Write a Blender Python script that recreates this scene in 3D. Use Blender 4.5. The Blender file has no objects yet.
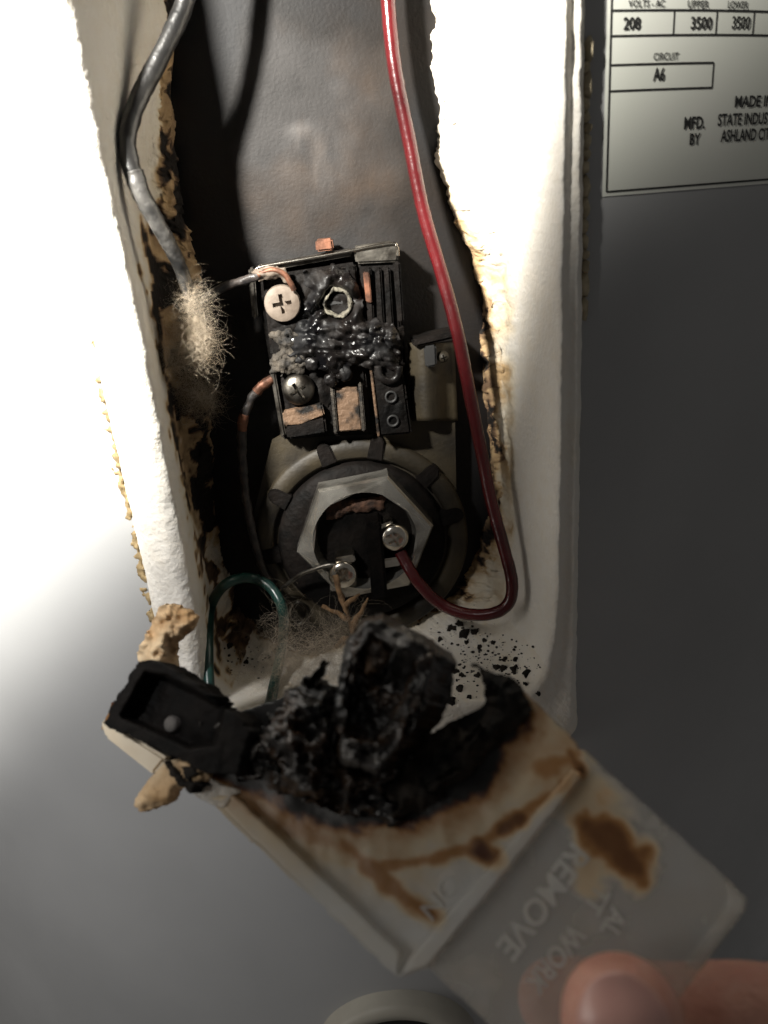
import bpy, bmesh, math, random
from mathutils import Vector, Matrix, noise
from mathutils.bvhtree import BVHTree
random.seed(7)
D = bpy.data
scene = bpy.context.scene
col = scene.collection

# ---------------------------------------------------------------- camera
W, H, F_PX = 768, 1024, 780.0
R = 0.330            # radius of the sheet metal jacket
RT = 0.280           # radius of the inner tank
TILT, ROLL = math.radians(21.0), math.radians(4.5)
CAM = Vector((0.014, -(R + 0.225), 1.25))
FW = Vector((0, math.cos(TILT), -math.sin(TILT)))
_r0 = Vector((1, 0, 0)); _d0 = Vector((0, -math.sin(TILT), -math.cos(TILT)))
RV = math.cos(ROLL) * _r0 + math.sin(ROLL) * _d0
DV = math.cos(ROLL) * _d0 - math.sin(ROLL) * _r0
cd = D.cameras.new('camera'); cam = D.objects.new('camera', cd); col.objects.link(cam)
cam.matrix_world = Matrix(((RV.x, -DV.x, -FW.x, CAM.x), (RV.y, -DV.y, -FW.y, CAM.y), (RV.z, -DV.z, -FW.z, CAM.z), (0, 0, 0, 1)))
cd.sensor_fit = 'VERTICAL'; cd.sensor_height = 36.0; cd.lens = F_PX / H * 36.0
cd.clip_start = 0.01; cd.clip_end = 50
cd.dof.use_dof = True; cd.dof.focus_distance = 0.265; cd.dof.aperture_fstop = 11.0
scene.camera = cam

def ray(px, py): return (px - W / 2) / F_PX * RV + (py - H / 2) / F_PX * DV + FW
def P(px, py, depth): return CAM + depth * ray(px, py)
def hit(px, py, r):
    d = ray(px, py); a = d.x**2 + d.y**2; b = CAM.x * d.x + CAM.y * d.y; c = CAM.x**2 + CAM.y**2 - r * r
    q = b * b - a * c
    return CAM + d * ((-b - math.sqrt(max(q, 0))) / a)
def proj(p):
    v = p - CAM; z = v.dot(FW)
    return (W / 2 + F_PX * v.dot(RV) / z, H / 2 + F_PX * v.dot(DV) / z)

# ---------------------------------------------------------------- light
w = D.worlds.new('World'); scene.world = w; w.use_nodes = True
bg = w.node_tree.nodes['Background']; bg.inputs[0].default_value = (1.0, 0.965, 0.92, 1); bg.inputs[1].default_value = 0.075

def spot(name, loc, target, power, size, blend, radius, color):
    l = D.lights.new(name, 'SPOT'); l.energy = power; l.spot_size = math.radians(size); l.spot_blend = blend
    l.shadow_soft_size = radius; l.color = color
    o = D.objects.new(name, l); col.objects.link(o); o.location = loc
    o.rotation_euler = (Vector(target) - Vector(loc)).to_track_quat('-Z', 'Y').to_euler()
    return o
# the hand torch: held up to the left of the camera, aimed at the upper part of the opening
TL = Vector((-0.167, -0.55, 1.42))
spot('torch', TL, TL + Vector((-0.253, 0.919, 0.301)), 29.0, 151.5, 0.14, 0.016, (1.0, 0.96, 0.88))
# added spot beside the torch, brightens the left of the jacket
spot('left_fill_spot', TL + Vector((-0.01, -0.01, 0.006)), hit(-60, 560, R), 5.5, 54, 1.0, 0.02, (1.0, 0.98, 0.96))
# dim room light from the far left
al = D.lights.new('room_lamp', 'AREA'); al.energy = 3.5; al.size = 0.6; al.color = (1.0, 0.95, 0.88)
ao = D.objects.new('room_lamp', al); col.objects.link(ao); ao.location = (-1.3, -0.75, 1.35)
ao.rotation_euler = (Vector((-0.1, -0.3, 1.1)) - ao.location).to_track_quat('-Z', 'Y').to_euler()
scene.view_settings.view_transform = 'Standard'
scene.view_settings.look = 'None'
scene.view_settings.exposure = 0.0
scene.view_settings.gamma = 1.0

# ---------------------------------------------------------------- frames and helpers
class Frame:
    """a plane in the scene: pixels give a direction, the plane gives the distance"""
    def __init__(s, o, n):
        s.o = o; s.n = n.normalized()
        s.x = (Vector((0, 0, 1)).cross(s.n)).normalized(); s.y = s.n.cross(s.x)
    def at(s, px, py, n=0.0):
        d = ray(px, py); o = s.o + s.n * n
        return CAM + d * ((o - CAM).dot(s.n) / d.dot(s.n))
    def scale(s, px, py, n=0.0): return (s.at(px, py, n) - CAM).dot(FW) / F_PX     # metres per pixel
_o = hit(350, 400, RT)
TF = Frame(_o, Vector((_o.x, _o.y, 0)))
MM = 0.001

def mat(name, color, rough=0.6, metal=0.0, color2=None, nscale=200.0, bump=0.0, bscale=600.0, spec=0.5, coat=0.0, detail=6.0, lo=0.35, hi=0.65):
    m = D.materials.new(name); m.use_nodes = True; nt = m.node_tree; b = nt.nodes['Principled BSDF']
    b.inputs['Base Color'].default_value = (*color, 1); b.inputs['Roughness'].default_value = rough
    b.inputs['Metallic'].default_value = metal; b.inputs['Specular IOR Level'].default_value = spec
    b.inputs['Coat Weight'].default_value = coat; b.inputs['Coat Roughness'].default_value = 0.12
    tc = nt.nodes.new('ShaderNodeTexCoord')
    if color2 is not None:
        n = nt.nodes.new('ShaderNodeTexNoise'); n.inputs['Scale'].default_value = nscale; n.inputs['Detail'].default_value = detail
        nt.links.new(tc.outputs['Object'], n.inputs['Vector'])
        r = nt.nodes.new('ShaderNodeValToRGB'); r.color_ramp.elements[0].position = lo; r.color_ramp.elements[1].position = hi
        r.color_ramp.elements[0].color = (*color, 1); r.color_ramp.elements[1].color = (*color2, 1)
        nt.links.new(n.outputs['Fac'], r.inputs['Fac']); nt.links.new(r.outputs['Color'], b.inputs['Base Color'])
    if bump > 0:
        n2 = nt.nodes.new('ShaderNodeTexNoise'); n2.inputs['Scale'].default_value = bscale; n2.inputs['Detail'].default_value = 8
        nt.links.new(tc.outputs['Object'], n2.inputs['Vector'])
        bp = nt.nodes.new('ShaderNodeBump'); bp.inputs['Strength'].default_value = bump; bp.inputs['Distance'].default_value = 0.001
        nt.links.new(n2.outputs['Fac'], bp.inputs['Height']); nt.links.new(bp.outputs['Normal'], b.inputs['Normal'])
    return m

def ramp_mat(name, stops, rough=0.85, bump=0.5, bscale=900.0, nmix=0.25, nscale=300.0, spec=0.3, attr='stain'):
    """colour follows a painted stain attribute (soot / scorch), broken up by noise"""
    m = mat(name, stops[0][1], rough, bump=bump, bscale=bscale, spec=spec); nt = m.node_tree; b = nt.nodes['Principled BSDF']
    a = nt.nodes.new('ShaderNodeAttribute'); a.attribute_name = attr
    tc = nt.nodes.new('ShaderNodeTexCoord'); n = nt.nodes.new('ShaderNodeTexNoise'); n.inputs['Scale'].default_value = nscale; n.inputs['Detail'].default_value = 8
    nt.links.new(tc.outputs['Object'], n.inputs['Vector'])
    sub = nt.nodes.new('ShaderNodeMath'); sub.operation = 'SUBTRACT'; sub.inputs[1].default_value = 0.5; nt.links.new(n.outputs['Fac'], sub.inputs[0])
    mul = nt.nodes.new('ShaderNodeMath'); mul.operation = 'MULTIPLY'; mul.inputs[1].default_value = nmix * 2; nt.links.new(sub.outputs[0], mul.inputs[0])
    add = nt.nodes.new('ShaderNodeMath'); add.operation = 'ADD'; nt.links.new(a.outputs['Fac'], add.inputs[0]); nt.links.new(mul.outputs[0], add.inputs[1])
    r = nt.nodes.new('ShaderNodeValToRGB'); cr = r.color_ramp
    while len(cr.elements) < len(stops): cr.elements.new(0.5)
    for e, (p, c) in zip(cr.elements, stops): e.position = p; e.color = (*c, 1)
    nt.links.new(add.outputs[0], r.inputs['Fac']); nt.links.new(r.outputs['Color'], b.inputs['Base Color'])
    return m

def link(name, me, m, parent=None, smooth=False):
    o = D.objects.new(name, me); col.objects.link(o)
    if m is not None:
        me.materials.clear(); me.materials.append(m)
    for p in me.polygons: p.use_smooth = smooth
    if parent is not None:
        o.parent = parent; o.matrix_parent_inverse = Matrix.Translation(-parent.location)
    return o
def obj(name, bm, m, parent=None, smooth=False):
    bmesh.ops.recalc_face_normals(bm, faces=bm.faces)
    me = D.meshes.new(name); bm.to_mesh(me); bm.free()
    return link(name, me, m, parent, smooth)
def tag(o, label, cat, group=None):
    o['label'] = label; o['category'] = cat
    if group: o['group'] = group
    return o
def thing(name, label, cat, loc=(0, 0, 0), group=None):
    o = D.objects.new(name, None); col.objects.link(o); o.location = loc; o.empty_display_size = 0.01
    return tag(o, label, cat, group)

def catmull(pts, n):
    """n samples per segment through pts (Vectors)"""
    out = []
    for i in range(len(pts) - 1):
        p0 = pts[max(i - 1, 0)]; p1 = pts[i]; p2 = pts[i + 1]; p3 = pts[min(i + 2, len(pts) - 1)]
        for k in range(n):
            t = k / n
            out.append(0.5 * ((2 * p1) + (p2 - p0) * t + (2 * p0 - 5 * p1 + 4 * p2 - p3) * t * t + (3 * p1 - p0 - 3 * p2 + p3) * t**3))
    out.append(pts[-1].copy()); return out
def fr(p, f, o=4): return noise.fractal(p * f, 1.0, 2.0, o)

def sweep(bm, pts, rad, seg=10, cap=True, wob=0.0):
    rings = []; up = None
    for i, p in enumerate(pts):
        t = (pts[min(i + 1, len(pts) - 1)] - pts[max(i - 1, 0)]).normalized()
        if up is None: up = t.orthogonal().normalized()
        up = (up - t * up.dot(t)).normalized(); sd = t.cross(up)
        r = rad(i / (len(pts) - 1)) if callable(rad) else rad
        ring = []
        for k in range(seg):
            a = 2 * math.pi * k / seg; v = up * math.cos(a) + sd * math.sin(a)
            rr = r * (1 + wob * fr(p + v * r, 400)) if wob else r
            ring.append(bm.verts.new(p + v * rr))
        rings.append(ring)
    for a, b in zip(rings, rings[1:]):
        for k in range(seg): bm.faces.new((a[k], a[(k + 1) % seg], b[(k + 1) % seg], b[k]))
    if cap: bm.faces.new(rings[0]); bm.faces.new(rings[-1][::-1])
    return rings

def prism(bm, frame, poly, n0, n1, bevel=0.0, seg=2):
    """outline (pixels) lying on frame at height n1, extruded straight back to n0"""
    f = [bm.verts.new(frame.at(x, y, n1)) for x, y in poly]
    b = [bm.verts.new(v.co - frame.n * (n1 - n0)) for v in f]
    fc = bm.faces.new(f); bm.faces.new(b[::-1]); k = len(poly)
    for i in range(k): bm.faces.new((f[i], b[i], b[(i + 1) % k], f[(i + 1) % k]))
    if bevel > 0:
        es = [e for e in fc.edges] + [e for v in f for e in v.link_edges if e.other_vert(v) in b]
        bmesh.ops.bevel(bm, geom=list(set(es)), offset=bevel, segments=seg, affect='EDGES', clamp_overlap=True)
def lathe(bm, c, n, prof, seg=40, xdir=None, phase=0.0):
    """prof: (radius, height along n)"""
    n = n.normalized(); x = (xdir or Vector((0, 0, 1)).cross(n)).normalized(); y = n.cross(x); rings = []
    for r, h in prof:
        if r < 1e-7: rings.append([bm.verts.new(c + n * h)])
        else: rings.append([bm.verts.new(c + n * h + (x * math.cos(phase + 2 * math.pi * k / seg) + y * math.sin(phase + 2 * math.pi * k / seg)) * r) for k in range(seg)])
    for a, b in zip(rings, rings[1:]):
        for k in range(seg):
            if len(a) == 1 and len(b) == 1: continue
            if len(a) == 1: bm.faces.new((a[0], b[(k + 1) % seg], b[k]))
            elif len(b) == 1: bm.faces.new((a[k], a[(k + 1) % seg], b[0]))
            else: bm.faces.new((a[k], a[(k + 1) % seg], b[(k + 1) % seg], b[k]))
def circ(cx, cy, r, n=40, a0=0, a1=360):
    return [(cx + r * math.cos(math.radians(a0 + (a1 - a0) * k / n)), cy + r * math.sin(math.radians(a0 + (a1 - a0) * k / n))) for k in range(n + (a1 - a0 != 360))]

def seg_d(p, a, b):
    ax, ay = a; bx, by = b; dx, dy = bx - ax, by - ay; L = dx * dx + dy * dy
    t = 0 if L == 0 else max(0, min(1, ((p[0] - ax) * dx + (p[1] - ay) * dy) / L))
    return math.hypot(p[0] - ax - t * dx, p[1] - ay - t * dy)
def inside(p, poly):
    x, y = p; c = False; j = len(poly) - 1
    for i in range(len(poly)):
        xi, yi = poly[i]; xj, yj = poly[j]
        if (yi > y) != (yj > y) and x < (xj - xi) * (y - yi) / (yj - yi) + xi: c = not c
        j = i
    return c
def sdist(p, poly):
    d = min(seg_d(p, poly[i - 1], poly[i]) for i in range(len(poly)))
    return d if inside(p, poly) else -d
def line_d(p, pts): return min(seg_d(p, a, b) for a, b in zip(pts, pts[1:]))
def sm(a, b, x):
    t = max(0.0, min(1.0, (x - a) / (b - a))); return t * t * (3 - 2 * t)
def n2(x, y, f, s=0.0, o=4): return noise.fractal(Vector((x * f, y * f, s)), 1.0, 2.0, o)

def crust(name, frame, poly, n0, hfun, m, parent=None, step=3.0, edge=4.0, ef=0.08, stain=None, back=None, smooth=True, seed=0.0):
    """an irregular slab: outline in pixels on the frame, thickness hfun(px, py, distance from rim), ragged rim"""
    xs = [p[0] for p in poly]; ys = [p[1] for p in poly]; x0, x1, y0, y1 = min(xs) - 6, max(xs) + 6, min(ys) - 6, max(ys) + 6
    nx = int((x1 - x0) / step) + 1; ny = int((y1 - y0) / step) + 1; d = {}
    for i in range(nx):
        for j in range(ny):
            x = x0 + i * step; y = y0 + j * step; v = sdist((x, y), poly) + (edge * n2(x, y, ef, seed) if edge else 0)
            if v > -step: d[i, j] = v
    bm = bmesh.new(); top = {}; bot = {}; vals = []
    def px(i, j):
        x = x0 + i * step; y = y0 + j * step; v = d[i, j]
        if v < 0:      # slide rim vertices onto the outline
            gx = (d.get((i + 1, j), v) - d.get((i - 1, j), v)); gy = (d.get((i, j + 1), v) - d.get((i, j - 1), v)); g = math.hypot(gx, gy)
            if g > 1e-6: x -= gx / g * v; y -= gy / g * v
        return x, y
    bk = back if back is not None else 0.0
    def get(i, j):
        if (i, j) not in top:
            x, y = px(i, j); h = hfun(x, y, max(d[i, j], 0))
            t = frame.at(x, y, n0 + h); top[i, j] = bm.verts.new(t); vals.append(stain(x, y) if stain else 0.0)
            bot[i, j] = bm.verts.new(t - frame.n * (h + bk)); vals.append(stain(x, y) if stain else 0.0)
    cells = set()
    for i in range(nx - 1):
        for j in range(ny - 1):
            q = [(i, j), (i + 1, j), (i + 1, j + 1), (i, j + 1)]
            if all(k in d for k in q) and sum(d[k] > 0 for k in q) >= 2:
                cells.add((i, j))
                for k in q: get(*k)
    for (i, j) in cells:
        q = [(i, j), (i + 1, j), (i + 1, j + 1), (i, j + 1)]
        bm.faces.new([top[k] for k in q]); bm.faces.new([bot[k] for k in q][::-1])
        for a, b, nb in ((q[0], q[1], (i, j - 1)), (q[1], q[2], (i + 1, j)), (q[2], q[3], (i, j + 1)), (q[3], q[0], (i - 1, j))):
            if nb not in cells: bm.faces.new((top[a], bot[a], bot[b], top[b]))
    bm.verts.index_update()
    o = obj(name, bm, m, parent, smooth)
    if stain:
        at = o.data.attributes.new('stain', 'FLOAT', 'POINT'); at.data.foreach_set('value', vals)
    return o

def strands(name, spec, m, parent=None, r=0.00012):
    """fine fibres: spec = list of (start, direction, length, curl)"""
    bm = bmesh.new()
    for s, dr, L, curl in spec:
        p = s.copy(); v = dr.normalized(); pts = [p.copy()]; k = 9
        ax = Vector((random.uniform(-1, 1), random.uniform(-1, 1), random.uniform(-1, 1))).normalized()
        for i in range(k):
            v = (v + ax.cross(v) * curl * 0.5 + Vector((random.gauss(0, 1), random.gauss(0, 1), random.gauss(0, 1))) * curl * 0.22).normalized()
            p = p + v * L / k; pts.append(p.copy())
        sweep(bm, pts, lambda t: r * (1 - 0.6 * t), 3, False)
    return obj(name, bm, m, parent, True)

# ---------------------------------------------------------------- materials
M = {}
M['jacket'] = mat('jacket_paint', (0.35, 0.358, 0.368), 0.42, 0.0, (0.375, 0.382, 0.39), 14.0, 0.04, 2500.0, 0.4)
M['jacket'] = mat('jacket_paint', (0.34, 0.345, 0.35), 0.42, 0.0, (0.39, 0.395, 0.40), 9.0, 0.05, 1200.0, 0.4)
_nt = M['jacket'].node_tree; _b = _nt.nodes['Principled BSDF']; _n = _nt.nodes.new('ShaderNodeTexNoise'); _n.inputs['Scale'].default_value = 22; _n.inputs['Detail'].default_value = 9; _n.inputs['Roughness'].default_value = 0.7
_mr = _nt.nodes.new('ShaderNodeMapRange'); _mr.inputs[1].default_value = 0.35; _mr.inputs[2].default_value = 0.7; _mr.inputs[3].default_value = 0.30; _mr.inputs[4].default_value = 0.6
_tc = _nt.nodes.new('ShaderNodeTexCoord'); _nt.links.new(_tc.outputs['Object'], _n.inputs['Vector']); _nt.links.new(_n.outputs['Fac'], _mr.inputs[0]); _nt.links.new(_mr.outputs[0], _b.inputs['Roughness'])
M['sticker'] = mat('sticker_paper', (0.71, 0.73, 0.66), 0.45, 0, (0.74, 0.75, 0.69), 40, 0.03, 2000)
M['ink'] = mat('black_ink', (0.02, 0.02, 0.02), 0.5)
FOAM = [(0.0, (0.80, 0.77, 0.71)), (0.25, (0.74, 0.66, 0.52)), (0.42, (0.50, 0.35, 0.19)), (0.6, (0.16, 0.10, 0.06)), (0.8, (0.02, 0.017, 0.015))]
M['foam'] = ramp_mat('scorched_foam', FOAM, 0.9, 0.5, 700.0, 0.10, 260.0, 0.2)
M['pufoam'] = mat('yellow_foam', (0.33, 0.245, 0.125), 0.8, 0, (0.17, 0.12, 0.055), 250, 0.5, 500)
M['bead'] = mat('pale_foam_bead', (0.50, 0.43, 0.30), 0.75, 0, (0.32, 0.27, 0.18), 300, 0.4, 500)
TANK = [(0.0, (0.08, 0.075, 0.073)), (0.3, (0.030, 0.028, 0.0275)), (0.55, (0.0105, 0.0096, 0.0093)), (0.8, (0.010, 0.010, 0.011)), (1.0, (0.008, 0.008, 0.009))]
M['tank'] = ramp_mat('sooty_tank_paint', TANK, 0.62, 0.15, 900.0, 0.10, 90.0, 0.25)
_nt = M['tank'].node_tree; _r = [n for n in _nt.nodes if n.type == 'VALTORGB'][0]; _tc = _nt.nodes.new('ShaderNodeTexCoord'); _n = _nt.nodes.new('ShaderNodeTexNoise'); _n.inputs['Scale'].default_value = 24; _n.inputs['Detail'].default_value = 5
_mr = _nt.nodes.new('ShaderNodeMapRange'); _mr.inputs[1].default_value = 0.48; _mr.inputs[2].default_value = 0.66; _mx = _nt.nodes.new('ShaderNodeMix'); _mx.data_type = 'RGBA'; _mx.blend_type = 'MULTIPLY'; _mx.inputs[7].default_value = (1.10, 0.82, 0.60, 1)
_nt.links.new(_tc.outputs['Object'], _n.inputs['Vector']); _nt.links.new(_n.outputs['Fac'], _mr.inputs[0]); _nt.links.new(_mr.outputs[0], _mx.inputs[0]); _nt.links.new(_r.outputs['Color'], _mx.inputs[6]); _nt.links.new(_mx.outputs[2], _nt.nodes['Principled BSDF'].inputs['Base Color'])
M['bakelite'] = mat('black_bakelite', (0.0022, 0.0021, 0.002), 0.65, 0, (0.009, 0.007, 0.006), 130, 0.6, 420, 0.12)
M['melted'] = mat('melted_black_plastic', (0.002, 0.002, 0.0025), 0.34, 0, (0.009, 0.007, 0.006), 110, 0.5, 350, 0.3, 0.04)
M['char'] = mat('black_char', (0.006, 0.0055, 0.005), 0.8, 0, (0.030, 0.024, 0.019), 160, 0.9, 450, 0.2)
def charmat(name, stops, rough):
    m = mat(name, stops[0][1], rough, 0, stops[1][1], 55.0, 0.6, 300, 0.45, 0.08); r = [n for n in m.node_tree.nodes if n.type == 'VALTORGB'][0].color_ramp
    while len(r.elements) < len(stops): r.elements.new(0.5)
    for e, (p, c) in zip(r.elements, stops): e.position = p; e.color = (*c, 1)
    return m
M['ashchar'] = charmat('ashy_char', [(0.30, (0.004, 0.004, 0.004)), (0.46, (0.012, 0.010, 0.009)), (0.53, (0.042, 0.024, 0.013)), (0.57, (0.016, 0.013, 0.012)), (0.66, (0.09, 0.083, 0.076))], 0.34)
for _k, _lo, _hi in (('melted', 0.24, 0.75),):
    _nt = M[_k].node_tree; _tc = _nt.nodes.new('ShaderNodeTexCoord'); _n = _nt.nodes.new('ShaderNodeTexNoise'); _n.inputs['Scale'].default_value = 130; _n.inputs['Detail'].default_value = 4
    _mr = _nt.nodes.new('ShaderNodeMapRange'); _mr.inputs[1].default_value = 0.42; _mr.inputs[2].default_value = 0.58; _mr.inputs[3].default_value = _lo; _mr.inputs[4].default_value = _hi
    _nt.links.new(_tc.outputs['Object'], _n.inputs['Vector']); _nt.links.new(_n.outputs['Fac'], _mr.inputs[0]); _nt.links.new(_mr.outputs[0], _nt.nodes['Principled BSDF'].inputs['Roughness'])
M['steel'] = mat('dull_steel', (0.30, 0.28, 0.245), 0.4, 1.0, (0.05, 0.043, 0.036), 170, 0.15, 500)
M['brightsteel'] = mat('bright_steel', (0.80, 0.76, 0.68), 0.20, 1.0, (0.45, 0.40, 0.33), 120, 0.10, 400)
M['cream'] = mat('heat_bleached_screw', (0.20, 0.163, 0.13), 0.65, 0.1, (0.12, 0.092, 0.07), 260, 0.15, 700)
M['crusty'] = mat('corroded_terminal', (0.070, 0.058, 0.044), 0.8, 0.1, (0.006, 0.0055, 0.005), 200, 0.8, 700)
M['copper'] = mat('heated_copper', (0.26, 0.115, 0.068), 0.55, 0.5, (0.035, 0.018, 0.012), 200, 0.2, 600)
M['brassplate'] = mat('tarnished_contact', (0.15, 0.093, 0.057), 0.6, 0.2, (0.006, 0.005, 0.004), 170, 0.5, 600, lo=0.46, hi=0.62)
M['olive'] = mat('zinc_bracket', (0.046, 0.035, 0.018), 0.6, 0.1, (0.005, 0.004, 0.003), 42, 0.2, 600)
M['redwire'] = mat('red_insulation', (0.105, 0.0095, 0.0115), 0.24, 0, (0.042, 0.005, 0.006), 45, 0.15, 500, 0.6)
M['greenwire'] = mat('green_insulation', (0.012, 0.060, 0.048), 0.32, 0, (0.008, 0.035, 0.03), 120, 0.05, 800, 0.6)
M['greywire'] = mat('sooted_grey_insulation', (0.008, 0.008, 0.008), 0.36, 0, (0.026, 0.025, 0.024), 90, 0.25, 500, 0.6)
M['blackwire'] = mat('burnt_black_insulation', (0.015, 0.015, 0.016), 0.4, 0, (0.06, 0.05, 0.045), 300, 0.5, 500)
M['fibre'] = mat('tan_glass_fibre', (0.58, 0.50, 0.39), 0.8, 0, (0.32, 0.25, 0.17), 120)
M['scrap'] = mat('tan_scrap', (0.26, 0.155, 0.075), 0.9, 0, (0.10, 0.055, 0.025), 300, 0.6, 500)
M['chunk'] = mat('tan_foam_chunk', (0.74, 0.58, 0.38), 0.85, 0, (0.52, 0.32, 0.15), 70, 0.6, 500)
M['skin'] = mat('skin', (0.60, 0.32, 0.245), 0.5, 0, (0.50, 0.235, 0.175), 160, 0.5, 700)
M['skin'].node_tree.nodes['Principled BSDF'].inputs['Subsurface Weight'].default_value = 0.25
M['skin'].node_tree.nodes['Principled BSDF'].inputs['Subsurface Radius'].default_value = (0.004, 0.0015, 0.0008)
M['nail'] = mat('fingernail', (0.62, 0.36, 0.31), 0.28, 0, (0.55, 0.30, 0.26), 90, 0.05, 500)
M['collar'] = mat('grey_collar_plastic', (0.42, 0.40, 0.34), 0.5, 0, (0.36, 0.34, 0.29), 60)
M['hole'] = mat('dark_fitting', (0.02, 0.02, 0.02), 0.6)

def translucent(name, stops, clear, rough=0.35):
    """frosted plastic: part of the light passes, stained places stop it"""
    m = ramp_mat(name, stops, rough, 0.08, 300.0, 0.07, 130.0, 0.5); nt = m.node_tree; b = nt.nodes['Principled BSDF']
    out = nt.nodes['Material Output']; r = [n for n in nt.nodes if n.type == 'VALTORGB'][0]; a = [n for n in nt.nodes if n.type == 'ATTRIBUTE'][0]
    tl = nt.nodes.new('ShaderNodeBsdfTranslucent'); tp = nt.nodes.new('ShaderNodeBsdfTransparent'); tp.inputs[0].default_value = (0.93, 0.91, 0.87, 1)
    nt.links.new(r.outputs['Color'], tl.inputs['Color'])
    m1 = nt.nodes.new('ShaderNodeMixShader'); m1.inputs[0].default_value = 0.35; nt.links.new(b.outputs[0], m1.inputs[1]); nt.links.new(tl.outputs[0], m1.inputs[2])
    mr = nt.nodes.new('ShaderNodeMapRange'); mr.inputs[1].default_value = 0.03; mr.inputs[2].default_value = 0.30; mr.inputs[3].default_value = clear; mr.inputs[4].default_value = 0.0
    nt.links.new(a.outputs['Fac'], mr.inputs[0])
    m2 = nt.nodes.new('ShaderNodeMixShader'); nt.links.new(mr.outputs[0], m2.inputs[0]); nt.links.new(m1.outputs[0], m2.inputs[1]); nt.links.new(tp.outputs[0], m2.inputs[2])
    nt.links.new(m2.outputs[0], out.inputs['Surface'])
    return m
COVER = [(0.0, (0.78, 0.785, 0.775)), (0.2, (0.70, 0.59, 0.42)), (0.42, (0.40, 0.21, 0.08)), (0.65, (0.10, 0.035, 0.015)), (0.9, (0.008, 0.007, 0.006))]
M['cover'] = translucent('milky_plastic', COVER, 0.40)
M['clear'] = translucent('frosted_clear_plastic', COVER, 0.72, 0.25)

# ---------------------------------------------------------------- water heater
heater = thing('water_heater', 'grey painted water heater with an open foam lined access hole', 'water heater', (0, 0, 0))

def cyl_point(th, z, r): return Vector((r * math.sin(th), -r * math.cos(th), z))
def th_of(p): return math.atan2(p.x, -p.y)

# jacket with the access opening
thL, thR = th_of(hit(138, 400, R)), th_of(hit(560, 400, R)); zB = hit(400, 730, R).z; zT = hit(300, -215, R).z
bm = bmesh.new()
ths = sorted([thL, thR] + [math.radians(a) for a in range(-180, 180, 3)]); ths.append(ths[0] + 2 * math.pi)
zs = sorted([zB, zT] + [0.05 + 0.05 * k for k in range(33)])
g = [[bm.verts.new(cyl_point(t, z, R)) for t in ths[:-1]] for z in zs]; nt_ = len(ths) - 1
for i in range(len(zs) - 1):
    for j in range(nt_):
        tm = 0.5 * (ths[j] + ths[j + 1]); zm = 0.5 * (zs[i] + zs[i + 1])
        if thL < tm < thR and zB < zm < zT: continue
        bm.faces.new((g[i][j], g[i][(j + 1) % nt_], g[i + 1][(j + 1) % nt_], g[i + 1][j]))
bm.faces.new(g[0]); bm.faces.new(g[-1])
jk = obj('jacket', bm, M['jacket'], heater, True)
for p in jk.data.polygons:
    if len(p.vertices) > 4: p.use_smooth = False

# inner tank wall, sooted
def tank_stain_shade(px, py):
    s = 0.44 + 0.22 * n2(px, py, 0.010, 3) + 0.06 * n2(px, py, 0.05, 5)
    s += 0.35 * sm(255, 205, px + 12 * n2(px, py, 0.02, 9))                       # soot plus painted-in shade of the foam rim along the left
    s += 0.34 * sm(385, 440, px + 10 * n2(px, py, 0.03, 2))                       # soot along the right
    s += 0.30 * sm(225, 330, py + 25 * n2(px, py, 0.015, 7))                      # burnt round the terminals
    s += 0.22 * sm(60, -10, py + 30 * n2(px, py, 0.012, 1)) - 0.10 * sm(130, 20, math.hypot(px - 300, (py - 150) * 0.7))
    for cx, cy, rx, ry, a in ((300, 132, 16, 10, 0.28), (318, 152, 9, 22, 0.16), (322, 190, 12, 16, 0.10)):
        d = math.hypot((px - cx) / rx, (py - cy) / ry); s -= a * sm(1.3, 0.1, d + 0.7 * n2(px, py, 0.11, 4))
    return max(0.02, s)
bm = bmesh.new(); vals = []
t0, t1 = -0.30, 0.32; z0, z1 = 0.95, 1.50; nx, nz = 150, 150; gr = []
for i in range(nz + 1):
    row = []
    for j in range(nx + 1):
        p = cyl_point(t0 + (t1 - t0) * j / nx, z0 + (z1 - z0) * i / nz, RT); row.append(bm.verts.new(p)); vals.append(tank_stain_shade(*proj(p)))
    gr.append(row)
for i in range(nz):
    for j in range(nx): bm.faces.new((gr[i][j], gr[i][j + 1], gr[i + 1][j + 1], gr[i + 1][j]))
bm.verts.index_update(); tank = obj('inner_tank', bm, M['tank'], heater, True)
tank.data.attributes.new('stain', 'FLOAT', 'POINT').data.foreach_set('value', vals)

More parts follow.
